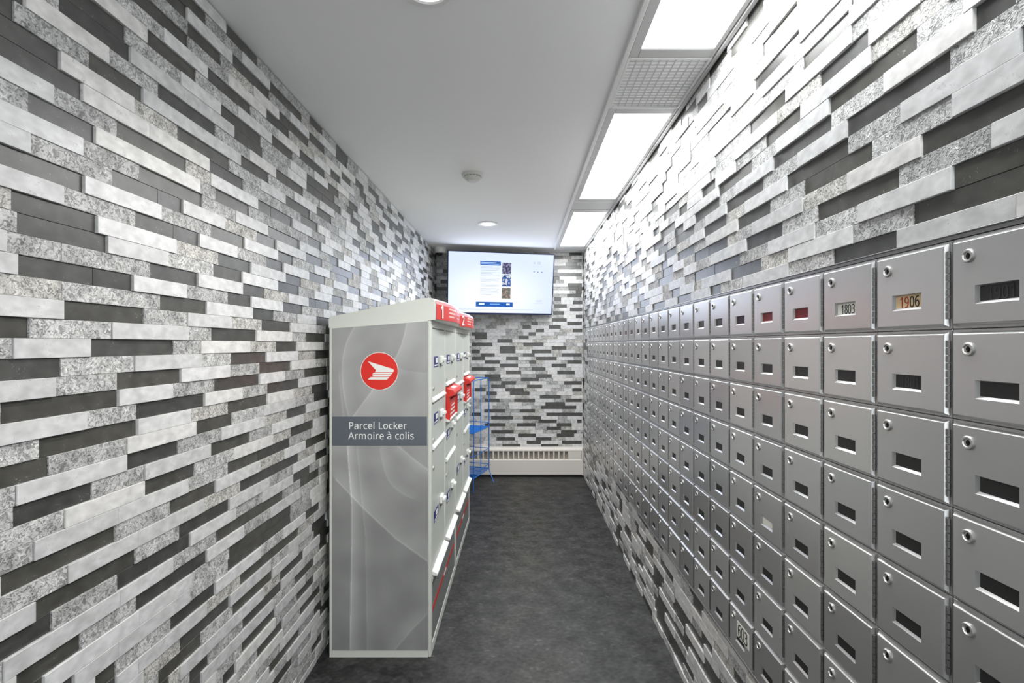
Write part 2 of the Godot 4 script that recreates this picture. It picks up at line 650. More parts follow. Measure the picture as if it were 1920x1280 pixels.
# the grey print of flowing ribbons on the side of the parcel locker
func locker_print() -> void:
	var w := 181
	var h := 613
	# each ribbon: course, how far its fade reaches to the right-hand side (+) or left (-), strength, brightness of its edge
	var ribbons := [
		[arc([[140, 4], [128, 50], [100, 95], [40, 175], [14, 215]]), -46.0, 16.0, 10.0],
		[arc([[45, 4], [26, 40], [18, 90], [24, 150], [38, 200]]), -24.0, 12.0, 10.0],
		[arc([[181, 96], [140, 92], [110, 80]]), 26.0, -7.0, 4.0],
		[[Vector2(33, 613), Vector2(36, 420), Vector2(36, 340), Vector2(28, 235)], 26.0, 26.0, 18.0],
		[[Vector2(66, 613), Vector2(62, 400), Vector2(46, 238)], 20.0, 10.0, 5.0],
		[[Vector2(6, 294), Vector2(60, 350), Vector2(120, 405), Vector2(181, 448)], -50.0, 16.0, 16.0],
		[arc([[90, 238], [108, 300], [150, 330]]), -20.0, 9.0, 5.0],
		[arc([[128, 234], [152, 255], [181, 276]]), 22.0, 14.0, 12.0],
		[[Vector2(181, 545), Vector2(150, 575), Vector2(118, 613)], 30.0, 12.0, 8.0],
		[[Vector2(14, 215), Vector2(20, 180), Vector2(12, 100)], 14.0, 10.0, 6.0],
	]
	var soft := noise(FastNoiseLite.TYPE_SIMPLEX, 0.01, 2, 71)
	var b := PackedByteArray()
	b.resize(w * h * 3)
	var at := 0
	for y in h:
		for x in w:
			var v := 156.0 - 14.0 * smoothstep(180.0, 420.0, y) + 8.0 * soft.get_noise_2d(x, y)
			var p := Vector2(x, y)
			for r in ribbons:
				var d := near_line(p, r[0])
				var reach: float = r[1]
				if signf(d) == signf(reach) and absf(d) < absf(reach):
					v += 1.35 * r[2] * pow(1.0 - absf(d) / absf(reach), 1.4)
				if absf(d) < 2.6:
					v += 1.35 * r[3] * (1.0 - absf(d) / 2.6)
			var g := clampi(int(v), 60, 225)
			b[at] = g
			b[at + 1] = mini(g + 1, 255)
			b[at + 2] = g
			at += 3
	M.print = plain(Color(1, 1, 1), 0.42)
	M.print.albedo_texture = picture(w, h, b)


func blank(w: int, h: int, c: Color) -> Image:
	var im := Image.create(w, h, false, Image.FORMAT_RGB8)
	im.fill(c)
	return im


func label_print() -> void:
	for k in 2:
		var im := blank(256, 40, Color(0.87, 0.15, 0.10))
		var glow := noise(FastNoiseLite.TYPE_SIMPLEX, 0.03, 2, 80)
		for y in 40:
			for x in range(110, 230):
				var s := clampf(glow.get_noise_2d(x, y * 1.4) * 1.1 + 0.15, 0.0, 0.75) * smoothstep(110.0, 140.0, x) * (1.0 - smoothstep(200.0, 230.0, x))
				im.set_pixel(x, y, Color(0.87, 0.15, 0.10).lerp(Color(0.93, 0.72, 0.85), s))
		for row in 3:
			im.fill_rect(Rect2i(62, 9 + row * 9, 52 - row * 9, 4), Color(0.96, 0.80, 0.76))
			im.fill_rect(Rect2i(124, 9 + row * 9, 44 - row * 6, 3), Color(0.95, 0.80, 0.80))
		im.fill_rect(Rect2i(206, 14, 40, 24), Color(0.16, 0.16, 0.48))
		im.fill_rect(Rect2i(212, 20, 9, 12), Color(0.85, 0.86, 0.95))
		im.fill_rect(Rect2i(225, 19, 16, 4), Color(0.75, 0.77, 0.92))
		im.fill_rect(Rect2i(225, 28, 13, 4), Color(0.75, 0.77, 0.92))
		var m := plain(Color(1, 1, 1), 0.3)
		m.albedo_texture = ImageTexture.create_from_image(im)
		M["cap_label" + str(k)] = m


func screen_picture() -> void:
	var w := 640
	var h := 368
	var im := blank(w, h, Color(0.85, 0.89, 0.96))
	for y in h:
		for x in w:
			var d := Vector2(x / 640.0 - 0.42, y / 368.0 - 0.72).length()
			im.set_pixel(x, y, Color(0.80, 0.85, 0.94).lerp(Color(0.93, 0.955, 0.985), 1.0 - smoothstep(0.1, 0.7, d)))
	var blue := Color(0.06, 0.33, 0.66)
	# the page in the middle: heading, lines, pictures, foot
	im.fill_rect(Rect2i(188, 52, 124, 24), Color(0.10, 0.32, 0.63))
	im.fill_rect(Rect2i(193, 58, 92, 4), Color(0.72, 0.82, 0.95))
	im.fill_rect(Rect2i(193, 67, 110, 3), Color(0.62, 0.74, 0.92))
	var r := RandomNumberGenerator.new()
	r.seed = 5
	for k in 25:
		if k in [4, 9, 14, 18]:
			continue
		im.fill_rect(Rect2i(190, 84 + k * 7, 116 if k % 3 else 70 + r.randi() % 40, 2), Color(0.66, 0.70, 0.78))
	var tones := [[Color(0.16, 0.17, 0.32), Color(0.50, 0.48, 0.62), Color(0.28, 0.26, 0.36)], [Color(0.20, 0.36, 0.66), Color(0.78, 0.80, 0.85), Color(0.10, 0.14, 0.30)], [Color(0.42, 0.44, 0.40), Color(0.63, 0.52, 0.48), Color(0.26, 0.30, 0.30)]]
	var blot := noise(FastNoiseLite.TYPE_SIMPLEX, 0.045, 2, 90)
	for k in 3:
		for y in 68:
			for x in 54:
				var s := blot.get_noise_2d(x + k * 200, y)
				im.set_pixel(322 + x, 58 + k * 76 + y, tones[k][0 if s < -0.12 else 1 if s > 0.16 else 2])
	im.fill_rect(Rect2i(166, 300, 226, 30), blue)
	im.fill_rect(Rect2i(184, 308, 34, 11), Color(0.86, 0.92, 0.98))
	im.fill_rect(Rect2i(252, 311, 60, 5), Color(0.55, 0.72, 0.92))
	im.fill_rect(Rect2i(352, 308, 22, 11), Color(0.86, 0.92, 0.98))
	# the pale notes at the side
	for q in [[514, 46, 12, 14], [538, 44, 22, 18], [514, 74, 56, 2], [512, 90, 40, 2], [536, 284, 44, 3], [538, 291, 40, 3], [524, 304, 66, 2]]:
		im.fill_rect(Rect2i(q[0], q[1], q[2], q[3]), Color(0.74, 0.78, 0.85))
	for q in [[516, 104], [540, 105], [564, 105]]:
		im.fill_rect(Rect2i(q[0], q[1], 7, 7), Color(0.40, 0.48, 0.66))
	im.fill_rect(Rect2i(0, 344, 560, 4), Color(0.78, 0.82, 0.88))
	im.fill_rect(Rect2i(580, 344, 56, 4), Color(0.80, 0.83, 0.88))
	var m := plain(grey(0.02), 0.3)
	m.emission_enabled = true
	m.emission_texture = ImageTexture.create_from_image(im)
	m.emission = Color(1, 1, 1)
	m.emission_operator = BaseMaterial3D.EMISSION_OP_MULTIPLY
	m.emission_energy_multiplier = 1.0
	M.screen = m


# ---------------------------------------------------------------- the room

func slab(lo: Vector3, hi: Vector3, m: Material) -> ArrayMesh:
	var s := Shape.new()
	s.box(lo, hi, 0.0)
	return s.mesh(m)


func room() -> void:
	var fl := Shape.new()
	var zf := ZB - 0.2
	fl.box(Vector3(-1.1, -0.1, zf), Vector3(0.9, 0.0, ZN + 0.2), 0.0)
	# the flooring's picture spans the whole floor once
	var top := Shape.new()
	top.quad(Vector3(XL - 0.02, 0.0004, ZN), Vector3(XR + 0.02, 0.0004, ZN), Vector3(XR + 0.02, 0.0004, ZB), Vector3(XL - 0.02, 0.0004, ZB), Vector2(0, 1), Vector2(1, 1), Vector2(1, 0), Vector2(0, 0))
	var fm := fl.mesh(M.wall)
	top.into(fm, M.floor)
	structure("floor", fm, "charcoal speckled floor of the narrow aisle, worn paler along the middle", "floor")
	structure("ceiling", slab(Vector3(-1.1, TOP, zf), Vector3(0.9, TOP + 0.15, ZN + 0.2), M.paint), "smooth white painted ceiling over the aisle", "ceiling")
	M.left_wall = structure("wall_left", slab(Vector3(-1.1, 0, zf), Vector3(XL - DEEP, TOP, ZN), M.wall), "left wall clad in black, grey and white stone strips", "wall")
	M.right_wall = structure("wall_right", slab(Vector3(XR + DEEP, 0, zf), Vector3(0.9, TOP, ZN), M.wall), "right wall clad in stone strips above and below the mailboxes", "wall")
	M.far_wall = structure("wall_back", slab(Vector3(XL - DEEP, 0, zf), Vector3(XR + DEEP, TOP, ZB - DEEP), M.wall), "end wall of black, grey and white stone strips behind the television", "wall")
	structure("wall_front", slab(Vector3(-1.1, 0, ZN), Vector3(0.9, TOP, ZN + 0.2), M.lobby), "plain pale wall behind the camera", "wall")
	var w := Shape.new()
	w.box(Vector3(-0.74, 0.18, ZN - 0.012), Vector3(0.54, 2.32, ZN), 0.002)  # added glowing pane that goes with the fill light
	structure("fill_pane_1", w.mesh(M.fill_pane_glow), "added glowing fill pane out of view behind the camera", "fill_pane")


# stone strips --------------------------------------------------

func filler(last: String) -> String:
	var r := rng.randf()
	if last == "w":
		return "d" if r < 0.52 else "g" if r < 0.93 else "w"
	if last == "d":
		return "g" if r < 0.5 else "w" if r < 0.92 else "d"
	return "w" if r < 0.62 else "d" if r < 0.94 else "g"


func span(kind: String) -> float:
	return {"w": rng.randf_range(0.13, 0.25), "g": rng.randf_range(0.09, 0.19), "d": rng.randf_range(0.10, 0.23)}[kind]


# one row as [kind, from, to] strips between two distances from the camera; what the photograph shows of it comes first, the rest follows the same habit
func row_of(code: String, low: float, high: float) -> Array:
	var known := []
	var start := low
	if code:
		var from := -1.0
		for word in code.split(" "):
			var e := word.substr(1).to_int() / 1000.0
			if word[0] == "?":
				from = e
				continue
			if from < 0.0:
				from = maxf(low, e - span(word[0]))
			known.append([word[0], from, e])
			from = e
	var before := []
	var after := []
	var a: float = known[0][1] if known else low
	var b: float = known[-1][2] if known else low + rng.randf() * 0.1
	var kind: String = known[0][0] if known else "g"
	if not known:
		a = b
		before = [["w", low, b]]
	else:
		while a > low + 0.001:
			kind = filler(kind)
			var l := minf(span(kind), a - low)
			before.push_front([kind, a - l, a])
			a -= l
	kind = known[-1][0] if known else "w"
	while b < high - 0.001:
		kind = filler(kind)
		var l := minf(span(kind), high - b)
		if high - b - l < 0.04:
			l = high - b
		after.append([kind, b, b + l])
		b += l
	var out := before + known + after
	return out.filter(func(s): return s[2] - s[1] > 0.006 and s[2] > low and s[1] < high)


func proud(kind: String) -> float:
	return {"w": 0.0, "g": 0.0030, "d": 0.0063}[kind] + rng.randf_range(-0.0006, 0.0007)


# the strips of one wall: the 300 that show largest are parts, the rest one part for each wall
func lay(wall: Node3D, strips: Array) -> void:
	strips.sort_custom(func(p, q): return p.shows > q.shows)
	var rest := {}
	for k in strips.size():
		var s: Dictionary = strips[k]
		var shift := Vector2(rng.randf_range(0.13, 0.26), rng.randf_range(0.03, 0.37))
		var which := rng.randi() % 4
		var lo: Vector3 = s.lo
		var hi: Vector3 = s.hi
		if k < 300:
			var sh := Shape.new()
			var at := (lo + hi) / 2.0
			sh.box(lo - at, hi - at, 0.0006, shift)
			put("tile", sh.mesh(M[s.kind + str(which)]), wall, at)
		else:
			var key: String = s.kind + str(which)
			if not rest.has(key):
				rest[key] = Shape.new()
			var mid := (lo + hi) / 2.0
			# the picture keeps its place on each strip
			rest[key].box(lo, hi, 0.0006, shift - Vector2(mid.z + mid.x if absf(mid.x) < 0.68 else mid.z, -mid.y))
	var m := ArrayMesh.new()
	for key: String in rest:
		rest[key].into(m, M[key])
	var o := put("small_tiles", m, wall)
	o.set_meta("kind", "stuff")


func shows(x: float, y: float, d: float, long: float, left: bool) -> float:
	if d < 0.12:
		return 0.0
	var px := 974.0 + 900.0 * x / d
	var py := 646.0 - 900.0 * (y - EYE) / d
	if px < -40.0 or px > 1960.0 or py < -20.0 or py > 1300.0:
		return 0.0
	if left and px > 622.0 and px < 885.0 and py > 590.0:
		return 0.0
	return long * absf(x) / (d * d * d)


func tiles_on_side_walls() -> void:
	var strips := []
	for j in range(-27, 38):
		var y1 := 1.4322 - PITCH * j
		var y0 := y1 - PITCH
		if y0 < 0.0:
			y0 = 0.0
		y1 = minf(y1, TOP)
		if y1 - y0 < 0.006:
			continue
		for s in row_of(LEFT_ROWS.get(j, ""), -0.5, -ZB - 0.004):
			var x := XL - proud(s[0])
			strips.append({"kind": s[0], "lo": Vector3(XL - DEEP, y0 + 0.0003, -s[2] + 0.0003), "hi": Vector3(x, y1 - 0.0003, -s[1] - 0.0003), "shows": shows(x, (y0 + y1) / 2.0, (s[1] + s[2]) / 2.0, s[2] - s[1], true)})
	lay(M.left_wall, strips)
	strips = []
	for j in range(-44, 21):
		var y0 := 1.668 + PITCH * j
		var y1 := minf(y0 + PITCH, TOP)
		y0 = maxf(y0, 0.0)
		if y1 - y0 < 0.006:
			continue
		for s in row_of(RIGHT_ROWS.get(j, ""), -0.5, -ZB - 0.004):
			var x := XR + proud(s[0])
			var from: float = s[1]
			var to: float = s[2]
			if y1 > BANK_LOW - 0.006 and y0 < BANK_LOW + 8.0 * CELL + 0.008:
				# the mailboxes take this place
				if y0 > BANK_LOW - 0.03 and y1 < BANK_LOW + 8.0 * CELL + 0.03 or true:
					var near := SEAM - STEP - 0.014
					var far := SEAM + STEP * (COLS - 1) + 0.014
					if to <= near:
						pass
					elif from >= far:
						pass
					elif from < near:
						to = near
					elif to > far:
						from = far
					else:
						# rows that the edges of the bank cut through keep their visible strip
						if y1 > BANK_LOW + 8.0 * CELL + 0.012:
							y0 = BANK_LOW + 8.0 * CELL + 0.010
						elif y0 < BANK_LOW - 0.012:
							y1 = BANK_LOW - 0.010
						else:
							continue
					if to - from < 0.008:
						continue
			strips.append({"kind": s[0], "lo": Vector3(x, y0 + 0.0003, -to + 0.0003), "hi": Vector3(XR + DEEP, y1 - 0.0003, -from - 0.0003), "shows": shows(x, (y0 + y1) / 2.0, (from + to) / 2.0, to - from, false)})
	lay(M.right_wall, strips)


func tiles_on_far_wall() -> void:
	var strips := []
	for n in range(-9, 57):
		var y0 := 0.3166 + 0.0381 * (n - 0.5)
		var y1 := minf(y0 + 0.0381, TOP)
		y0 = maxf(y0, 0.0)
		if y1 - y0 < 0.006:
			continue
		var row := []
		var x := XL
		var last := "w"
		var code: String = BACK_ROWS.get(n, "")
		if code:
			for word in code.split(" "):
				var a := word.get_slice(":", 0).to_int() / 1000.0
				var b := minf(word.get_slice(":", 1).to_int() / 1000.0, XR)
				# pale and grey strips between the dark ones that the photograph shows
				while x < a - 0.02:
					last = ("g" if rng.randf() < 0.55 else "w") if last == "d" else "w" if last == "g" else "g"
					if x < -0.7 and rng.randf() < 0.3:
						last = "d"
					var l := minf(span(last), a - x)
					if a - x - l < 0.05:
						l = a - x
					row.append([last, x, x + l])
					x += l
				x = maxf(x, a)
				if b > x + 0.01:
					row.append(["d", x, b])
				x = b
				last = "d"
			while x < XR - 0.002:
				last = ("g" if rng.randf() < 0.4 else "w") if last == "d" else "w" if last == "g" else "g"
				var l := minf(span(last), XR - x)
				if XR - x - l < 0.05:
					l = XR - x
				row.append([last, x, x + l])
				x += l
		else:
			row = row_of("", 0.0, XR - XL).map(func(s): return [s[0], s[1] + XL, s[2] + XL])
		for s in row:
			var z := ZB - proud(s[0])
			var mx: float = (s[1] + s[2]) / 2.0
			var my := (y0 + y1) / 2.0
			var seen: float = s[2] - s[1]
			if my < 0.31 or mx < -0.5 or (my > 1.76 and mx < 0.28):
				seen *= 0.001
			strips.append({"kind": s[0], "lo": Vector3(s[1] + 0.0003, y0 + 0.0003, ZB - DEEP), "hi": Vector3(s[2] - 0.0003, y1 - 0.0003, z), "shows": seen})
	lay(M.far_wall, strips)


# ---------------------------------------------------------------- ceiling

func ceiling_fittings() -> void:
	# trims of the light trough
	var s := Shape.new()
	s.box(Vector3(0.358, TOP - 0.014, -5.06), Vector3(0.376, TOP, 2.2), 0.002)
	structure("trim_1", s.mesh(M.trim), "slim white trim along the open side of the ceiling light strip", "trim")
	s = Shape.new()
	s.box(Vector3(0.672, TOP - 0.016, -5.06), Vector3(0.688, TOP, 2.2), 0.002)
	structure("trim_2", s.mesh(M.trim_shade), "grey trim between the ceiling light strip and the right wall", "trim")
	s = Shape.new()
	s.box(Vector3(0.376, TOP - 0.012, -5.06), Vector3(0.672, TOP, -4.93), 0.002)
	structure("trim_3", s.mesh(M.trim_shade), "grey closing strip of the ceiling lights at the end wall", "trim")
	var names := ["unseen lit ceiling light panel behind the camera, lighting the near end", "lit ceiling light panel nearest the camera, cut off by the photo's top edge", "long lit ceiling light panel between the unlit grid and the grey gap", "short looking lit ceiling light panel at the far end by the end wall"]
	var spans := [[-1.3, -0.1], [0.36, 1.62], [2.07, 3.29], [3.61, 4.88]]  # the first span is out of view and lights the near end
	for k in 4:
		var near: float = spans[k][0]
		var far: float = spans[k][1]
		var t := thing("ceiling_light", names[k], "ceiling light", Vector3(0.524, TOP, -(near + far) / 2.0), "ceiling light panels along the right wall")
		var h := (far - near) / 2.0
		var f := Shape.new()
		f.box(Vector3(-0.147, -0.010, -h - 0.045), Vector3(-0.114, 0, h + 0.045), 0.002)
		f.box(Vector3(0.134, -0.010, -h - 0.045), Vector3(0.147, 0, h + 0.045), 0.002)
		f.box(Vector3(-0.114, -0.010, -h - 0.045), Vector3(0.134, 0, -h), 0.002)
		f.box(Vector3(-0.114, -0.010, h), Vector3(0.134, 0, h + 0.045), 0.002)
		put("light_frame", f.mesh(M.trim_shade), t)
		var g := Shape.new()
		g.box(Vector3(-0.116, -0.005, -h - 0.002), Vector3(0.136, -0.001, h + 0.002), 0.0005)
		put("diffuser", g.mesh(M.panel_glow), t)
	# the unlit grid between two panels
	var gr := thing("ceiling_grille", "unlit pale ceiling grid panel between two lit light panels", "ceiling grille", Vector3(0.524, TOP, -1.845))
	var b := Shape.new()
	b.box(Vector3(-0.147, -0.003, -0.178), Vector3(0.147, 0, 0.178), 0.0)
	put("backing", b.mesh(M.louver), gr)
	var fr := Shape.new()
	fr.box(Vector3(-0.147, -0.011, -0.178), Vector3(-0.137, -0.003, 0.178), 0.001)
	fr.box(Vector3(0.137, -0.011, -0.178), Vector3(0.147, -0.003, 0.178), 0.001)
	fr.box(Vector3(-0.137, -0.012, -0.178), Vector3(0.137, -0.003, -0.168), 0.001)
	fr.box(Vector3(-0.137, -0.012, 0.168), Vector3(0.137, -0.003, 0.178), 0.001)
	put("grille_frame", fr.mesh(M.trim), gr)
	var lb := Shape.new()
	lb.box(Vector3(-0.0018, -0.0052, -0.168), Vector3(0.0018, -0.003, 0.168), 0.0)
	var long_bar := lb.mesh(M.louver_slat)
	var cb := Shape.new()
	cb.box(Vector3(-0.137, -0.005, -0.0018), Vector3(0.137, -0.003, 0.0018), 0.0)
	var cross_bar := cb.mesh(M.louver_slat)
	for k in 9:
		put("long_slat", long_bar, gr, Vector3(-0.110 + 0.0275 * k, 0, 0))
	for k in 15:
		put("cross_slat", cross_bar, gr, Vector3(0, 0, -0.147 + 0.021 * k))
	var gap := thing("ceiling_plate", "plain grey cover plate between the middle and far ceiling light panels", "ceiling panel", Vector3(0.524, TOP, -3.45))
	var p := Shape.new()
	p.box(Vector3(-0.147, -0.006, -0.112), Vector3(0.147, 0, 0.112), 0.001)
	put("plate", p.mesh(M.trim_shade), gap)
	p = Shape.new()
	p.box(Vector3(-0.147, -0.011, -0.112), Vector3(0.147, -0.006, -0.104), 0.001)
	p.box(Vector3(-0.147, -0.011, 0.104), Vector3(0.147, -0.006, 0.112), 0.001)
	put("rim", p.mesh(M.trim), gap)
	# recessed downlights; the last, behind the camera, is unseen and lights the near end
	for d in [3.99, 1.345, -1.25]:
		var t := thing("downlight", "round lit white downlight in the ceiling in front of the television" if d > 3.0 else "round lit white downlight cut off by the top edge of the photo" if d > 0.0 else "unseen round lit downlight behind the camera, lighting the near end", "downlight", Vector3(-0.262, TOP, -d), "ceiling downlights")
		var r := Shape.new()
		r.lathe(Vector3.ZERO, Vector3.DOWN, [[0.0, -0.0], [0.083, 0.0], [0.083, 0.004], [0.078, 0.007], [0.064, 0.007], [0.060, 0.003], [0.0, 0.003]], 40)
		put("rim", r.mesh(M.trim), t)
		var g := Shape.new()
		g.lathe(Vector3.ZERO, Vector3.DOWN, [[0.059, 0.0031], [0.056, 0.0048], [0.0, 0.0052]], 40)
		put("lamp_lens", g.mesh(M.lamp_glow), t)
		spot("downlight_beam", Vector3(-0.262, TOP - 0.03, -d), Color(1.0, 0.985, 0.96), 1.25)
	# smoke detector
	var sd := thing("smoke_detector", "round white smoke detector on the ceiling nearer than the downlight", "smoke detector", Vector3(-0.277, TOP, -2.83))
	s = Shape.new()
	s.lathe(Vector3.ZERO, Vector3.DOWN, [[0.0, 0.0], [0.063, 0.0], [0.063, 0.012], [0.060, 0.016], [0.050, 0.017]], 40)
	put("base_plate", s.mesh(M.plastic_dull), sd)
	s = Shape.new()
	s.lathe(Vector3.ZERO, Vector3.DOWN, [[0.050, 0.017], [0.049, 0.026], [0.040, 0.034], [0.034, 0.034], [0.033, 0.039], [0.027, 0.044], [0.0, 0.046]], 40)
	put("housing", s.mesh(M.plastic_dull), sd)
	s = Shape.new()
	for k in 16:
		var f := TAU * k / 16.0
		s.bar(Vector3(cos(f) * 0.0496, -0.0185, sin(f) * 0.0496), Vector3(cos(f + 0.26) * 0.0496, -0.0185, sin(f + 0.26) * 0.0496), 0.0022, 6)
	put("vent_slot", s.mesh(M.kick), sd)
	# sensor in the corner
	var ms := thing("motion_sensor", "small rounded white sensor at the ceiling in the far left corner", "sensor", Vector3(-0.82, TOP, -4.98))
	s = Shape.new()
	s.lathe(Vector3.ZERO, Vector3.DOWN, [[0.0, 0.0], [0.060, 0.0], [0.061, 0.03], [0.058, 0.046], [0.050, 0.055], [0.0, 0.057]], 32)
	put("housing", s.mesh(M.plastic), ms)
	s = Shape.new()
	s.lathe(Vector3(-0.01, 0, 0), Vector3.DOWN, [[0.034, 0.056], [0.033, 0.066], [0.022, 0.078], [0.0, 0.082]], 24)
	put("lens", s.mesh(M.black), ms)


# ---------------------------------------------------------------- parcel lockers

const LOCKER_X := -0.863
const FRONT := 0.461        # width from the back to the front frame
const LONG := 0.835

func parcel_lockers() -> void:
	locker(-2.181, 0)
	locker(-2.184 - LONG, 1)


# a door of the locker: local z runs away from the camera (negative), x = FRONT is the frame's face
func locker_door(t: Node3D, z0: float, z1: float, y0: float, y1: float, label_y: float, key_y: float, latch_low := false) -> void:
	var s := Shape.new()
	s.box(Vector3(FRONT - 0.012, y0 + 0.004, z1 + 0.004), Vector3(FRONT - 0.003, y1 - 0.004, z0 - 0.004), 0.002)
	var door := put("door", s.mesh(M.locker_door), t)
	s = Shape.new()
	var reach := 0.014 if y0 < 0.4 else 0.0   # the lowest pulls stand out further
	var edge := PackedVector2Array([Vector2(FRONT - 0.004, y0 + 0.004), Vector2(FRONT + 0.007 + reach, y0 + 0.003), Vector2(FRONT + 0.010 + reach, y0 + 0.007), Vector2(FRONT + 0.009 + reach, y0 + 0.012), Vector2(FRONT - 0.004, y0 + 0.024)])
	s.prism(Vector3(0, 0, z1 + 0.010), Vector3.RIGHT, Vector3.UP, edge, (z0 - z1) - 0.020)
	put("handle", s.mesh(M.ledge), door)
	var w := z0 - z1
	s = Shape.new()
	s.box(Vector3(FRONT - 0.004, label_y - 0.026, z0 - w * 0.46), Vector3(FRONT - 0.0015, label_y + 0.026, z0 - w * 0.14), 0.0005)
	var mark := s.mesh(M.blue_mark)
	s = Shape.new()
	s.box(Vector3(FRONT - 0.0016, label_y - 0.006, z0 - w * 0.40), Vector3(FRONT - 0.0010, label_y + 0.018, z0 - w * 0.27), 0.0)
	s.box(Vector3(FRONT - 0.0016, label_y - 0.020, z0 - w * 0.42), Vector3(FRONT - 0.0010, label_y - 0.014, z0 - w * 0.18), 0.0)
	s.into(mark, M.white_ink)
	put("instruction_label", mark, door)
	var ly := label_y + (0.034 if latch_low else 0.006)
	s = Shape.new()
	s.box(Vector3(FRONT - 0.004, ly - 0.020, z0 - w * 0.74), Vector3(FRONT + 0.012, ly + 0.020, z0 - w * 0.56), 0.005)
	s.box(Vector3(FRONT + 0.010, ly - 0.009, z0 - w * 0.71), Vector3(FRONT + 0.026, ly + 0.009, z0 - w * 0.60), 0.004)
	var lk := s.mesh(M.ledge)
	s = Shape.new()
	s.box(Vector3(FRONT - 0.004, ly - 0.034, z0 - w * 0.70), Vector3(FRONT + 0.006, ly - 0.024, z0 - w * 0.60), 0.002)
	s.into(lk, M.hinge_steel)
	put("lock", lk, door)
	s = Shape.new()
	s.lathe(Vector3(FRONT - 0.004, key_y, z0 - w * 0.10), Vector3.RIGHT, [[0.010, 0.0], [0.010, 0.005], [0.007, 0.006], [0.0, 0.006]], 16)
	var ky := s.mesh(M.bright_steel)
	s = Shape.new()
	s.box(Vector3(FRONT + 0.0015, key_y - 0.006, z0 - w * 0.10 - 0.002), Vector3(FRONT + 0.0025, key_y + 0.006, z0 - w * 0.10 + 0.002), 0.0)
	s.into(ky, M.black)
	put("keyhole", ky, door)


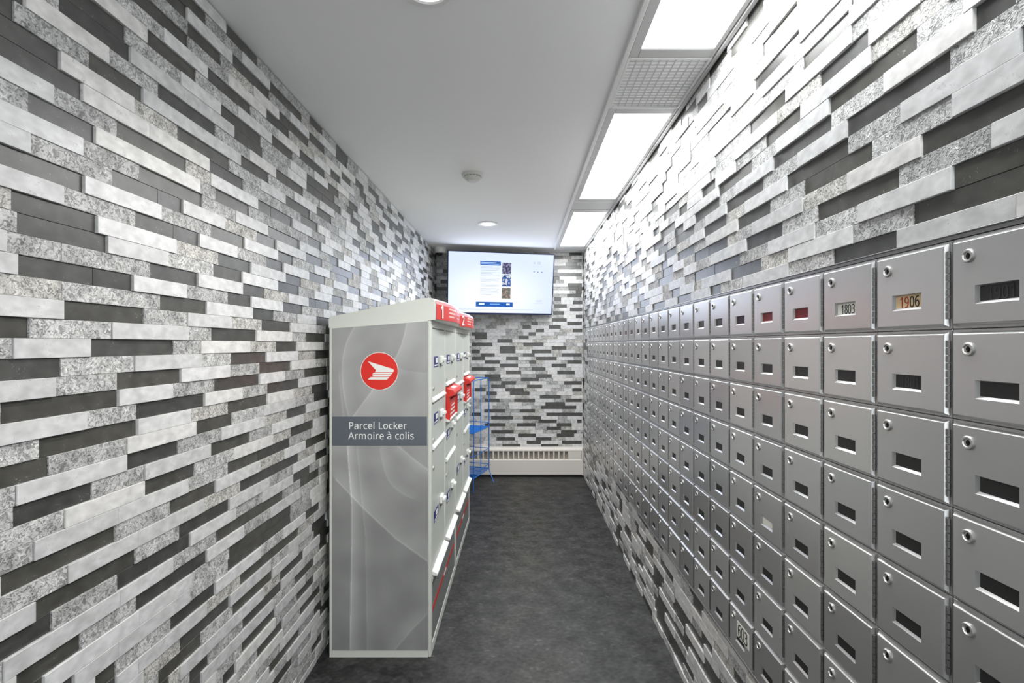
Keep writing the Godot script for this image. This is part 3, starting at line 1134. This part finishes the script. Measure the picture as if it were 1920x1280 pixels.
func locker(z: float, which: int) -> void:
	var label: String = ["tall grey parcel locker unit nearer the camera, its printed side facing us", "far parcel locker unit, standing behind the nearer one beside the blue rack"][which]
	var t := thing("parcel_locker", label, "parcel locker", Vector3(LOCKER_X, 0, z), "pair of parcel lockers")
	var s := Shape.new()
	s.prism(Vector3(0, 0, -LONG), Vector3.RIGHT, Vector3.UP, PackedVector2Array([Vector2(0.0, 0.0), Vector2(FRONT - 0.013, 0.0), Vector2(FRONT - 0.013, 1.5305), Vector2(0.0, 1.4965)]), LONG)
	put("body", s.mesh(M.locker), t)
	# front frame
	s = Shape.new()
	for q in [[0.0, -0.034], [-0.408, -0.436], [-0.806, -LONG]]:
		s.box(Vector3(FRONT - 0.013, 0.0 if q[0] == 0.0 or q[0] < -0.5 else 0.335, q[1]), Vector3(FRONT, 1.530, q[0]), 0.003)
	s.box(Vector3(FRONT - 0.013, 1.498, -LONG + 0.03), Vector3(FRONT - 0.001, 1.530, -0.034), 0.002)
	s.box(Vector3(FRONT - 0.013, 0.0, -LONG + 0.03), Vector3(FRONT, 0.045, -0.034), 0.002)
	s.box(Vector3(FRONT - 0.013, 0.325, -LONG + 0.03), Vector3(FRONT + 0.001, 0.345, -0.034), 0.002)
	put("front_frame", s.mesh(M.locker), t)
	# cap with its curved front
	s = Shape.new()
	var outline := [Vector2(-0.004, 1.4965), Vector2(0.452, 1.5306), Vector2(0.479, 1.534), Vector2(0.4805, 1.600), Vector2(0.476, 1.620), Vector2(0.462, 1.632), Vector2(0.440, 1.634), Vector2(0.012, 1.550), Vector2(-0.004, 1.538)]
	var steps := 16
	var bow := func(f: float) -> float: return 0.045 * sin(PI * f)
	var cut := func(f: float) -> Array:
		var pts := []
		for q: Vector2 in outline:
			pts.append(Vector3(q.x + (bow.call(f) if q.x > 0.445 else 0.0), q.y, -0.001 - (LONG - 0.003) * f))
		return pts
	for k in steps:
		var p: Array = cut.call(float(k) / steps)
		var q: Array = cut.call(float(k + 1) / steps)
		for m in outline.size():
			var e2 := (m + 1) % outline.size()
			s.quad(p[m], q[m], q[e2], p[e2])
	var flat := PackedVector2Array(outline)
	s.prism(Vector3(0, 0, -0.003), Vector3.RIGHT, Vector3.UP, flat, 0.002)
	s.prism(Vector3(0, 0, -LONG + 0.002), Vector3.RIGHT, Vector3.UP, flat, 0.002)
	var cap := put("cap", s.mesh(M.locker), t)
	# label round the bowed front of the cap
	s = Shape.new()
	for k in steps:
		var za := -0.010 - (LONG - 0.020) * k / steps
		var zb := -0.010 - (LONG - 0.020) * (k + 1) / steps
		var ua := float(k) / steps
		var ub := float(k + 1) / steps
		var xa: float = 0.4825 + bow.call(-za / LONG)
		var xb: float = 0.4825 + bow.call(-zb / LONG)
		s.quad(Vector3(xa, 1.537, za), Vector3(xb, 1.537, zb), Vector3(xb, 1.606, zb), Vector3(xa, 1.606, za), Vector2(ua, 1), Vector2(ub, 1), Vector2(ub, 0.16), Vector2(ua, 0.16))
		s.quad(Vector3(xa, 1.606, za), Vector3(xb, 1.606, zb), Vector3(xb - 0.0045, 1.621, zb), Vector3(xa - 0.0045, 1.621, za), Vector2(ua, 0.16), Vector2(ub, 0.16), Vector2(ub, 0), Vector2(ua, 0))
		s.quad(Vector3(xa - 0.003, 1.537, za), Vector3(xb - 0.003, 1.537, zb), Vector3(xb, 1.537, zb), Vector3(xa, 1.537, za))
	put("cap_label", s.mesh(M["cap_label" + str(which)]), cap)
	lettering("unit_number", str(which + 1), 0.088, M.white_ink, cap, Vector3(0.4845 + bow.call(0.105), 1.574, -0.088), Basis(Vector3(0.16, 0, -1).normalized() * 1.25, Vector3.UP, Vector3(1, 0, 0.16).normalized()), bold, HORIZONTAL_ALIGNMENT_CENTER)
	# doors
	var c := -0.032
	var e := -0.410
	locker_door(t, c, e, 1.150, 1.498, 1.338, 1.215)
	locker_door(t, c, e, 0.930, 1.146, 1.066, 0.974)
	locker_door(t, c, e, 0.348, 0.926, 0.600, 0.842, true)
	c = -0.434
	e = -0.808
	locker_door(t, c, e, 1.190, 1.498, 1.338, 1.226)
	locker_door(t, c, e, 0.775, 0.996, 0.915, 0.812, true)
	locker_door(t, c, e, 0.348, 0.771, 0.560, 0.700, true)
	# red outgoing slot with its hood
	s = Shape.new()
	var hole_y0 := 1.002
	var hole_y1 := 1.165
	s.box(Vector3(FRONT - 0.012, hole_y0, e + 0.03), Vector3(FRONT - 0.004, hole_y1, c - 0.03), 0.001)
	var slot := s.mesh(M.deep_red)
	s = Shape.new()
	s.box(Vector3(FRONT - 0.012, hole_y0, e + 0.02), Vector3(FRONT + 0.020, hole_y1, e + 0.036), 0.002)
	s.box(Vector3(FRONT - 0.012, hole_y0, c - 0.036), Vector3(FRONT + 0.020, hole_y1, c - 0.02), 0.002)
	s.box(Vector3(FRONT - 0.012, hole_y0, e + 0.03), Vector3(FRONT + 0.012, hole_y0 + 0.105, c - 0.03), 0.003)
	s.into(slot, M.red)
	var ms := put("mail_slot", slot, t)
	s = Shape.new()
	s.prism(Vector3(0, 0, e + 0.014), Vector3.RIGHT, Vector3.UP, PackedVector2Array([Vector2(FRONT - 0.004, 1.130), Vector2(FRONT + 0.046, 1.142), Vector2(FRONT + 0.048, 1.156), Vector2(FRONT + 0.038, 1.170), Vector2(FRONT - 0.004, 1.181)]), c - e - 0.028)
	var hood := s.mesh(M.red)
	s = Shape.new()
	s.prism(Vector3(0, 0, e + 0.13), Vector3.RIGHT, Vector3.UP, PackedVector2Array([Vector2(FRONT + 0.008, 1.1776), Vector2(FRONT + 0.030, 1.1718), Vector2(FRONT + 0.030, 1.1728), Vector2(FRONT + 0.008, 1.1786)]), c - e - 0.26)
	s.into(hood, M.white_ink)
	put("hood", hood, ms)
	s = Shape.new()
	for k in 3:
		s.box(Vector3(FRONT + 0.0118, 1.024 + 0.022 * k, e + 0.10), Vector3(FRONT + 0.0126, 1.032 + 0.022 * k, c - 0.08 - 0.03 * k), 0.0)
	put("slot_notice", s.mesh(M.white_ink), ms)
	s = Shape.new()
	s.prism(Vector3(0, 0, e + 0.014), Vector3.RIGHT, Vector3.UP, PackedVector2Array([Vector2(FRONT - 0.004, 0.998), Vector2(FRONT + 0.018, 0.997), Vector2(FRONT + 0.020, 1.004), Vector2(FRONT - 0.004, 1.016)]), c - e - 0.028)
	put("slot_sill", s.mesh(M.ledge), ms)
	# kick panel with red stripe
	s = Shape.new()
	s.box(Vector3(FRONT - 0.012, 0.047, -LONG + 0.034), Vector3(FRONT - 0.002, 0.323, -0.036), 0.002)
	var kick := put("kick_panel", s.mesh(M.kick), t)
	s = Shape.new()
	s.box(Vector3(FRONT - 0.003, 0.180, -LONG + 0.050), Vector3(FRONT - 0.0012, 0.204, -0.050), 0.0)
	var stripe := s.mesh(M.red)
	s = Shape.new()
	s.box(Vector3(FRONT - 0.002, 0.184, -0.46), Vector3(FRONT - 0.0008, 0.200, -0.38), 0.0)
	s.into(stripe, M.white_ink)
	put("red_stripe", stripe, kick)
	if which == 1:
		return
	# printed side
	s = Shape.new()
	s.quad(Vector3(0.013, 0.035, 0.0022), Vector3(0.447, 0.035, 0.0022), Vector3(0.447, 1.5265, 0.0022), Vector3(0.013, 1.4935, 0.0022), Vector2(0, 1), Vector2(1, 1), Vector2(1, 0), Vector2(0, 0.021))
	s.quad(Vector3(0.447, 0.035, 0.0022), Vector3(0.447, 0.035, 0.0), Vector3(0.447, 1.5265, 0.0), Vector3(0.447, 1.5265, 0.0022))
	s.quad(Vector3(0.013, 0.035, 0.0), Vector3(0.013, 0.035, 0.0022), Vector3(0.013, 1.4935, 0.0022), Vector3(0.013, 1.4935, 0.0))
	s.quad(Vector3(0.013, 0.035, 0.0), Vector3(0.447, 0.035, 0.0), Vector3(0.447, 0.035, 0.0022), Vector3(0.013, 0.035, 0.0022))
	s.quad(Vector3(0.013, 1.4935, 0.0022), Vector3(0.447, 1.5265, 0.0022), Vector3(0.447, 1.5265, 0.0), Vector3(0.013, 1.4935, 0.0))
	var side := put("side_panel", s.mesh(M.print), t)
	s = Shape.new()
	s.box(Vector3(0.013, 0.962, 0.002), Vector3(0.443, 1.094, 0.0030), 0.0003)
	put("name_band", s.mesh(M.band), side)
	lettering("lettering", "Parcel Locker", 0.0445, M.white_ink, side, Vector3(0.086, 1.0525, 0.0033), Basis.IDENTITY, font)
	lettering("lettering", "Armoire à colis", 0.0445, M.white_ink, side, Vector3(0.086, 1.0065, 0.0033), Basis.IDENTITY, font)
	# emblem: a red disc with a winged envelope in white, on a fine pale and dark ring
	var at := Vector3(0.227, 1.2998, 0.0022)
	s = Shape.new()
	s.lathe(at, Vector3.BACK, [[0.0835, 0.0], [0.0835, 0.0004], [0.0, 0.0004]], 64)
	var em := s.mesh(M.red)
	s = Shape.new()
	s.lathe(at, Vector3.BACK, [[0.0865, 0.0], [0.0865, 0.0003], [0.0840, 0.0003]], 64)
	s.into(em, M.white_ink)
	var u := 0.0835 / 122.0
	var wing := func(pts: Array) -> PackedVector2Array:
		var r := PackedVector2Array()
		for q in pts:
			r.append(Vector2((q[0] - 433.0) * u, (553.0 - q[1]) * u))
		return r
	s = Shape.new()
	for pts in [
		[[357, 487], [522, 538], [530, 546], [530, 552], [525, 559], [404, 559], [412, 549], [405, 540]],
		[[396, 563], [522, 563], [514, 573], [386, 573]],
		[[382, 577], [511, 577], [502, 588], [389, 588], [393, 582]],
		[[376, 592], [499, 592], [484, 609], [358, 609], [366, 598]]]:
		s.prism(at + Vector3(0, 0, 0.0004), Vector3.RIGHT, Vector3.UP, wing.call(pts), 0.0003)
	s.into(em, M.white_ink)
	put("emblem", em, side)


# ---------------------------------------------------------------- far end

func television() -> void:
	var t := thing("television", "large lit flat television hung tilted high on the end wall", "television", Vector3(-0.185, 2.0529, -4.9815))
	t.rotation = Vector3(0.16316, 0.20856, 0.0003)
	var s := Shape.new()
	s.box(Vector3(-0.5575, -0.32, -0.030), Vector3(0.5575, 0.32, -0.004), 0.004)
	s.box(Vector3(-0.36, -0.24, -0.058), Vector3(0.36, 0.10, -0.028), 0.012)
	put("case", s.mesh(M.black), t)
	s = Shape.new()
	s.box(Vector3(-0.5575, 0.311, -0.006), Vector3(0.5575, 0.32, 0.002), 0.002)
	s.box(Vector3(-0.5575, -0.32, -0.006), Vector3(0.5575, -0.304, 0.002), 0.002)
	s.box(Vector3(-0.5575, -0.306, -0.006), Vector3(-0.5485, 0.312, 0.002), 0.002)
	s.box(Vector3(0.5485, -0.306, -0.006), Vector3(0.5575, 0.312, 0.002), 0.002)
	put("bezel", s.mesh(M.bezel), t)
	s = Shape.new()
	s.quad(Vector3(-0.549, -0.305, -0.001), Vector3(0.549, -0.305, -0.001), Vector3(0.549, 0.312, -0.001), Vector3(-0.549, 0.312, -0.001), Vector2(0, 1), Vector2(1, 1), Vector2(1, 0), Vector2(0, 0))
	put("screen", s.mesh(M.screen), t)
	s = Shape.new()
	s.box(Vector3(-0.12, -0.16, -0.068), Vector3(0.12, 0.10, -0.056), 0.003)
	s.bar(Vector3(0, -0.03, -0.064), Vector3(0.05, -0.06, -0.235), 0.022, 10)
	put("wall_mount", s.mesh(M.black), t)
	var l := AreaLight3D.new()
	l.name = "screen_light"
	l.area_size = Vector2(1.08, 0.60)
	l.light_color = Color(0.88, 0.92, 1.0)
	l.light_energy = 0.55
	l.shadow_enabled = true
	l.area_range = 12.0
	l.area_attenuation = 2.0
	l.position = Vector3(0, 0, 0.012)
	l.rotation = Vector3(0, PI, 0)
	t.add_child(l)
	l.rotation = Vector3(0, 0, 0)
	l.rotate_y(PI)


func heater() -> void:
	var x0 := XL + 0.002
	var x1 := 0.672
	var t := thing("baseboard_heater", "long white baseboard heater with a slotted grille along the end wall", "heater", Vector3((x0 + x1) / 2.0, 0, ZB))
	var h := (x1 - x0) / 2.0
	var s := Shape.new()
	# front profile in (depth, height): foot, face, sloped grille back, top
	s.prism(Vector3(h, 0, 0), Vector3.BACK, Vector3.UP, PackedVector2Array([Vector2(0.001, 0.022), Vector2(0.080, 0.022), Vector2(0.086, 0.028), Vector2(0.086, 0.182), Vector2(0.082, 0.186), Vector2(0.056, 0.190), Vector2(0.056, 0.284), Vector2(0.001, 0.284)]), h * 2.0)
	put("casing", s.mesh(M.heater), t)
	s = Shape.new()
	s.prism(Vector3(h, 0, 0), Vector3.BACK, Vector3.UP, PackedVector2Array([Vector2(0.001, 0.284), Vector2(0.074, 0.272), Vector2(0.082, 0.276), Vector2(0.083, 0.284), Vector2(0.076, 0.300), Vector2(0.064, 0.310), Vector2(0.001, 0.311)]), h * 2.0)
	put("top_rail", s.mesh(M.heater), t)
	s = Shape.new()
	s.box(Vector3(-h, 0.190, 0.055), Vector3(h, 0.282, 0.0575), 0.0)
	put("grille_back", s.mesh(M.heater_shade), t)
	s = Shape.new()
	s.box(Vector3(-0.0085, 0.182, 0.058), Vector3(0.0085, 0.276, 0.080), 0.002)
	var web := s.mesh(M.heater)
	var x := 0.478
	while x > x0 + 0.02:
		put("grille_bar", web, t, Vector3(x - (x0 + x1) / 2.0, 0, 0))
		x -= 0.0543
	s = Shape.new()
	s.box(Vector3(h - 0.150, 0.178, 0.058), Vector3(h - 0.004, 0.280, 0.0815), 0.002)
	put("blank_plate", s.mesh(M.heater), t)
	s = Shape.new()
	s.box(Vector3(h - 0.002, 0.018, 0.001), Vector3(h + 0.016, 0.316, 0.092), 0.004)
	put("end_cap", s.mesh(M.heater), t)
	s = Shape.new()
	s.box(Vector3(-h, 0.0, 0.001), Vector3(h, 0.024, 0.050), 0.001)  # black strip stands for the shadow in the gap under the casing
	put("shadow_strip", s.mesh(M.black), t)


func wire_rack() -> void:
	# its front runs from (-0.44, 4.60) to (-0.318, 5.0)
	var t := thing("wire_rack", "blue wire display rack behind the far parcel locker by the heater", "rack", Vector3(-0.379, 0, -4.80))
	var along := Vector3(0.061, 0, -0.20)
	var back := Vector3(-0.27, 0, -0.085)
	var r := 0.0048
	var corners := [-along, along, along + back, -along + back]
	var s := Shape.new()
	for k in 4:
		s = Shape.new()
		var lift := Vector3.UP * (0.125 if k == 1 else 0.0)
		s.bar(corners[k] + lift, corners[k] + Vector3.UP * 1.065, r)
		put("post", s.mesh(M.blue_wire), t)
	s = Shape.new()
	s.bar(along * -0.1 + Vector3.UP * 0.12, along * -0.1 + Vector3.UP * 1.075, r * 0.8)
	put("front_wire", s.mesh(M.blue_wire), t)
	s = Shape.new()
	s.bar(along + Vector3.UP * 0.125, along * 0.92 + Vector3(0.06, 0.005, 0.06), r)
	put("foot", s.mesh(M.blue_wire), t)
	s = Shape.new()
	var up := Vector3.UP * 1.075
	for k in 4:
		s.bar(corners[k] * 0.96 + corners[(k + 1) % 4] * 0.04 + up, corners[(k + 1) % 4] * 0.96 + corners[k] * 0.04 + up, r)
		s.bar(corners[k] + Vector3.UP * 1.06, corners[k] * 0.96 + corners[(k + 1) % 4] * 0.04 + up, r)
		s.bar(corners[(k + 1) % 4] + Vector3.UP * 1.06, corners[(k + 1) % 4] * 0.96 + corners[k] * 0.04 + up, r)
	s.bar(corners[0] * 0.5 + corners[3] * 0.5 + up, corners[1] * 0.5 + corners[2] * 0.5 + up, r)
	put("top_frame", s.mesh(M.blue_wire), t)
	for y: float in [0.568, 0.135]:
		s = Shape.new()
		for k in 4:
			s.bar(corners[k] + Vector3.UP * y, corners[(k + 1) % 4] + Vector3.UP * y, r)
			s.bar(corners[k] + Vector3.UP * (y + 0.045), corners[(k + 1) % 4] + Vector3.UP * (y + 0.045), r * 0.8)
		var wires := 26 if y > 0.3 else 12
		for k in wires:
			var f := -1.0 + 2.0 * (k + 0.5) / wires
			s.bar(along * f + Vector3.UP * y, along * f + back + Vector3.UP * y, r * 0.7, 6)
		put("shelf", s.mesh(M.blue_wire), t)
	s = Shape.new()
	for k in 4:
		s.bar(corners[k] + Vector3.UP * 0.345, corners[(k + 1) % 4] + Vector3.UP * 0.345, r * 0.7)
	put("brace", s.mesh(M.blue_wire), t)


# ---------------------------------------------------------------- mailboxes

func mailboxes() -> void:
	# everything in a mailbox is measured from the middle of its back edge at the bottom; -x is out of the wall
	var fx := -DEEP            # face of the frame
	var dx := fx - 0.0074       # face of the door
	var s := Shape.new()
	s.box(Vector3(fx, 0.0005, -STEP / 2.0 + 0.0005), Vector3(0, CELL - 0.0005, STEP / 2.0 - 0.0005), 0.0009)
	var frame := s.mesh(M.frame_steel)
	# door plate with its chamfers and the opening for the name card
	var y0 := 0.0045
	var y1 := 0.1375
	var zf := -0.075
	var zn := 0.075
	var c := 0.0044
	s = Shape.new()
	var base := [Vector3(fx, y0, zf), Vector3(fx, y0, zn), Vector3(fx, y1, zn), Vector3(fx, y1, zf)]
	var lip := [Vector3(dx + 0.0062, y0, zf), Vector3(dx + 0.0062, y0, zn), Vector3(dx + 0.0062, y1, zn), Vector3(dx + 0.0062, y1, zf)]
	var face := [Vector3(dx, y0 + c, zf + c), Vector3(dx, y0 + c, zn - c), Vector3(dx, y1 - c, zn - c), Vector3(dx, y1 - c, zf + c)]
	var rim := [Vector3(dx, 0.0365, -0.035), Vector3(dx, 0.0365, 0.029), Vector3(dx, 0.0645, 0.029), Vector3(dx, 0.0645, -0.035)]
	var ci := 0.0042
	var bed := [Vector3(dx + 0.0044, 0.0365 + ci, -0.035 + ci), Vector3(dx + 0.0044, 0.0365 + ci, 0.029 - ci * 0.4), Vector3(dx + 0.0044, 0.0645 - ci * 0.4, 0.029 - ci * 0.4), Vector3(dx + 0.0044, 0.0645 - ci * 0.4, -0.035 + ci)]
	var ch := 0.0027
	var crest := [Vector3(dx + 0.0013, y0 + ch, zf + ch), Vector3(dx + 0.0013, y0 + ch, zn - ch), Vector3(dx + 0.0013, y1 - ch, zn - ch), Vector3(dx + 0.0013, y1 - ch, zf + ch)]
	for k in 4:
		var m := (k + 1) % 4
		s.quad(base[k], base[m], lip[m], lip[k])
		# the rolled edge of the plate
		var side: Vector3 = [Vector3.DOWN, Vector3.BACK, Vector3.UP, Vector3.FORWARD][k]
		var n0 := (side * 0.86 + Vector3.LEFT * 0.5).normalized()
		var n1 := (side * 0.36 + Vector3.LEFT * 0.93).normalized()
		s.smooth_quad(lip[k], lip[m], crest[m], crest[k], n0, n0, n0, n0)
		s.smooth_quad(crest[k], crest[m], face[m], face[k], n0, n0, n1, n1)
		s.quad(face[k], face[m], rim[m], rim[k])
		s.quad(rim[k], rim[m], bed[m], bed[k])
	var doors := [s.mesh(M.steel), s.mesh(M.steel_b), s.mesh(M.steel_c)]
	s = Shape.new()
	s.box(Vector3(dx + 0.0042, 0.0375, -0.034), Vector3(dx + 0.0056, 0.0640, 0.0285), 0.0)
	var cards := {"dark": s.mesh(M.dark_card), "white": s.mesh(M.white_card), "cream": s.mesh(M.cream_card), "red": s.mesh(M.red_card), "violet": s.mesh(M.violet_card)}
	# lock: ring, sunk core, key slot
	var out := Vector3.LEFT
	var la := Vector3(dx, 0.1105, -0.045)
	s = Shape.new()
	s.lathe(la, out, [[0.0105, -0.001], [0.0105, 0.0015], [0.0092, 0.003], [0.0072, 0.003], [0.0062, 0.0008], [0.0, 0.0008]], 20)
	var lock := s.mesh(M.bright_steel)
	s = Shape.new()
	s.lathe(la + out * 0.0009, out, [[0.0036, 0.0], [0.0032, 0.0006], [0.0, 0.0006]], 12)
	s.box(la + Vector3(-0.0022, -0.0045, -0.001), la + Vector3(-0.0008, 0.0045, 0.001), 0.0)
	s.into(lock, M.hole)
	# piano hinge on the side nearer the camera
	s = Shape.new()
	for k in 9:
		var a := 0.016 + 0.0121 * k
		s.bar(Vector3(fx - 0.0042, a + 0.0006, 0.0772), Vector3(fx - 0.0042, a + 0.0115, 0.0772), 0.0027, 8)
	var hinge := s.mesh(M.hinge_steel)
	var narrow := Basis(Vector3(0, 0, 0.72), Vector3.UP, Vector3(-1, 0, 0))
	var outward := Basis(Vector3(0, 0, 1), Vector3.UP, Vector3(-1, 0, 0))
	for col in COLS:
		for row in 8:
			var d := SEAM + STEP * (col - 0.5)
			var y := BANK_LOW + CELL * (7 - row)
			var label := "%s column from the %s end" % [ORDINALS[col if col < 13 else COLS - 1 - col], "near" if col < 13 else "far"]
			label = "steel mailbox in the %s row%s, %s" % ["top" if row == 0 else "bottom" if row == 7 else ORDINALS[row], "" if row in [0, 7] else " down", label]
			var kind := "dark"
			var text := ""
			if row == 0:
				if col == 1:
					kind = "cream"
					label = "steel mailbox with a cream card reading 1906 in the top row"
				elif col == 2:
					kind = "white"
					label = "steel mailbox with a white card reading 1803 in the top row"
				elif col in [3, 4]:
					kind = "red"
					label = "steel mailbox with a red card in the top row, " + ["beside the 1803 box", "second box beyond 1803"][col - 3]
				elif col == 5:
					kind = "violet"
			if row == 4 and col == 4:
				kind = "white"
				label = "steel mailbox with a pale card showing in the fifth row down"
			if row == 7 and col == 5:
				label = "steel mailbox with a white 603 sticker in the bottom row"
			var t := thing("mailbox", label, "mailbox", Vector3(XR + DEEP, y, -d), "bank of steel mailboxes on the right wall")
			put("surround", frame, t)
			var door := put("door", doors[rng.randi() % 3], t)
			var lk := put("lock", lock, door, Vector3(-0.0002 * (rng.randi() % 2), 0, 0))
			lk.set_meta("label", "round key lock")
			put("name_card", cards[kind], door)
			put("hinge", hinge, t)
			var on := Vector3(dx + 0.0040, 0.0505, -0.002)
			if row == 0 and col == 1:
				lettering("card_number", "19", 0.027, M.red_ink, door, on + Vector3(0, 0, 0.001), narrow, font, HORIZONTAL_ALIGNMENT_RIGHT)
				lettering("card_number", "06", 0.027, M.ink, door, on + Vector3(0, 0, 0.0015), narrow, font)
			elif row == 0 and col == 2:
				lettering("card_number", "1803", 0.027, M.ink, door, on + Vector3(0, -0.001, 0.003), narrow, font, HORIZONTAL_ALIGNMENT_CENTER)
			elif row == 0 and col == 0:
				lettering("card_number", "1901", 0.027, M.faint_ink, door, on + Vector3(0, 0, 0.003), narrow, font, HORIZONTAL_ALIGNMENT_CENTER)
			elif row == 1 and col == 1:
				lettering("card_number", "1801", 0.027, M.faint_ink, door, on + Vector3(0, 0, 0.003), narrow, font, HORIZONTAL_ALIGNMENT_CENTER)
			elif row == 7 and col == 5:
				var st := Shape.new()
				st.box(Vector3(dx - 0.0005, 0.0590, -0.022), Vector3(dx + 0.0001, 0.1060, 0.058), 0.0)
				var sticker := put("sticker", st.mesh(M.white_card), door)
				sticker.set_meta("label", "white sticker reading 603")
				lettering("sticker_number", "603", 0.056, M.ink, door, Vector3(dx - 0.0007, 0.0815, 0.018), narrow, font, HORIZONTAL_ALIGNMENT_CENTER)
	# trim round the bank
	var near := -(SEAM - STEP)
	var far := -(SEAM + STEP * (COLS - 1))
	var high := BANK_LOW + 8.0 * CELL
	var tr := thing("mailbox_trim", "brushed steel trim framing the whole bank of mailboxes", "trim", Vector3(XR + DEEP, BANK_LOW, (near + far) / 2.0))
	var h := (near - far) / 2.0
	s = Shape.new()
	s.box(Vector3(fx - 0.001, 8.0 * CELL + 0.0005, -h), Vector3(0, 8.0 * CELL + 0.0070, h), 0.0006)
	s.box(Vector3(fx - 0.003, 8.0 * CELL + 0.0070, -h), Vector3(0, 8.0 * CELL + 0.0095, h), 0.0008)
	put("top_rail", s.mesh(M.hinge_steel), tr)
	s = Shape.new()
	s.box(Vector3(fx - 0.003, -0.0095, -h), Vector3(0, -0.0005, h), 0.0015)
	put("bottom_rail", s.mesh(M.frame_steel), tr)
	for q: float in [-1.0, 1.0]:
		s = Shape.new()
		s.box(Vector3(fx - 0.003, -0.0095, minf(q * (h + 0.0005), q * (h + 0.012))), Vector3(0, high - BANK_LOW + 0.0095, maxf(q * (h + 0.0005), q * (h + 0.012))), 0.0015)
		put("end_rail", s.mesh(M.frame_steel), tr)
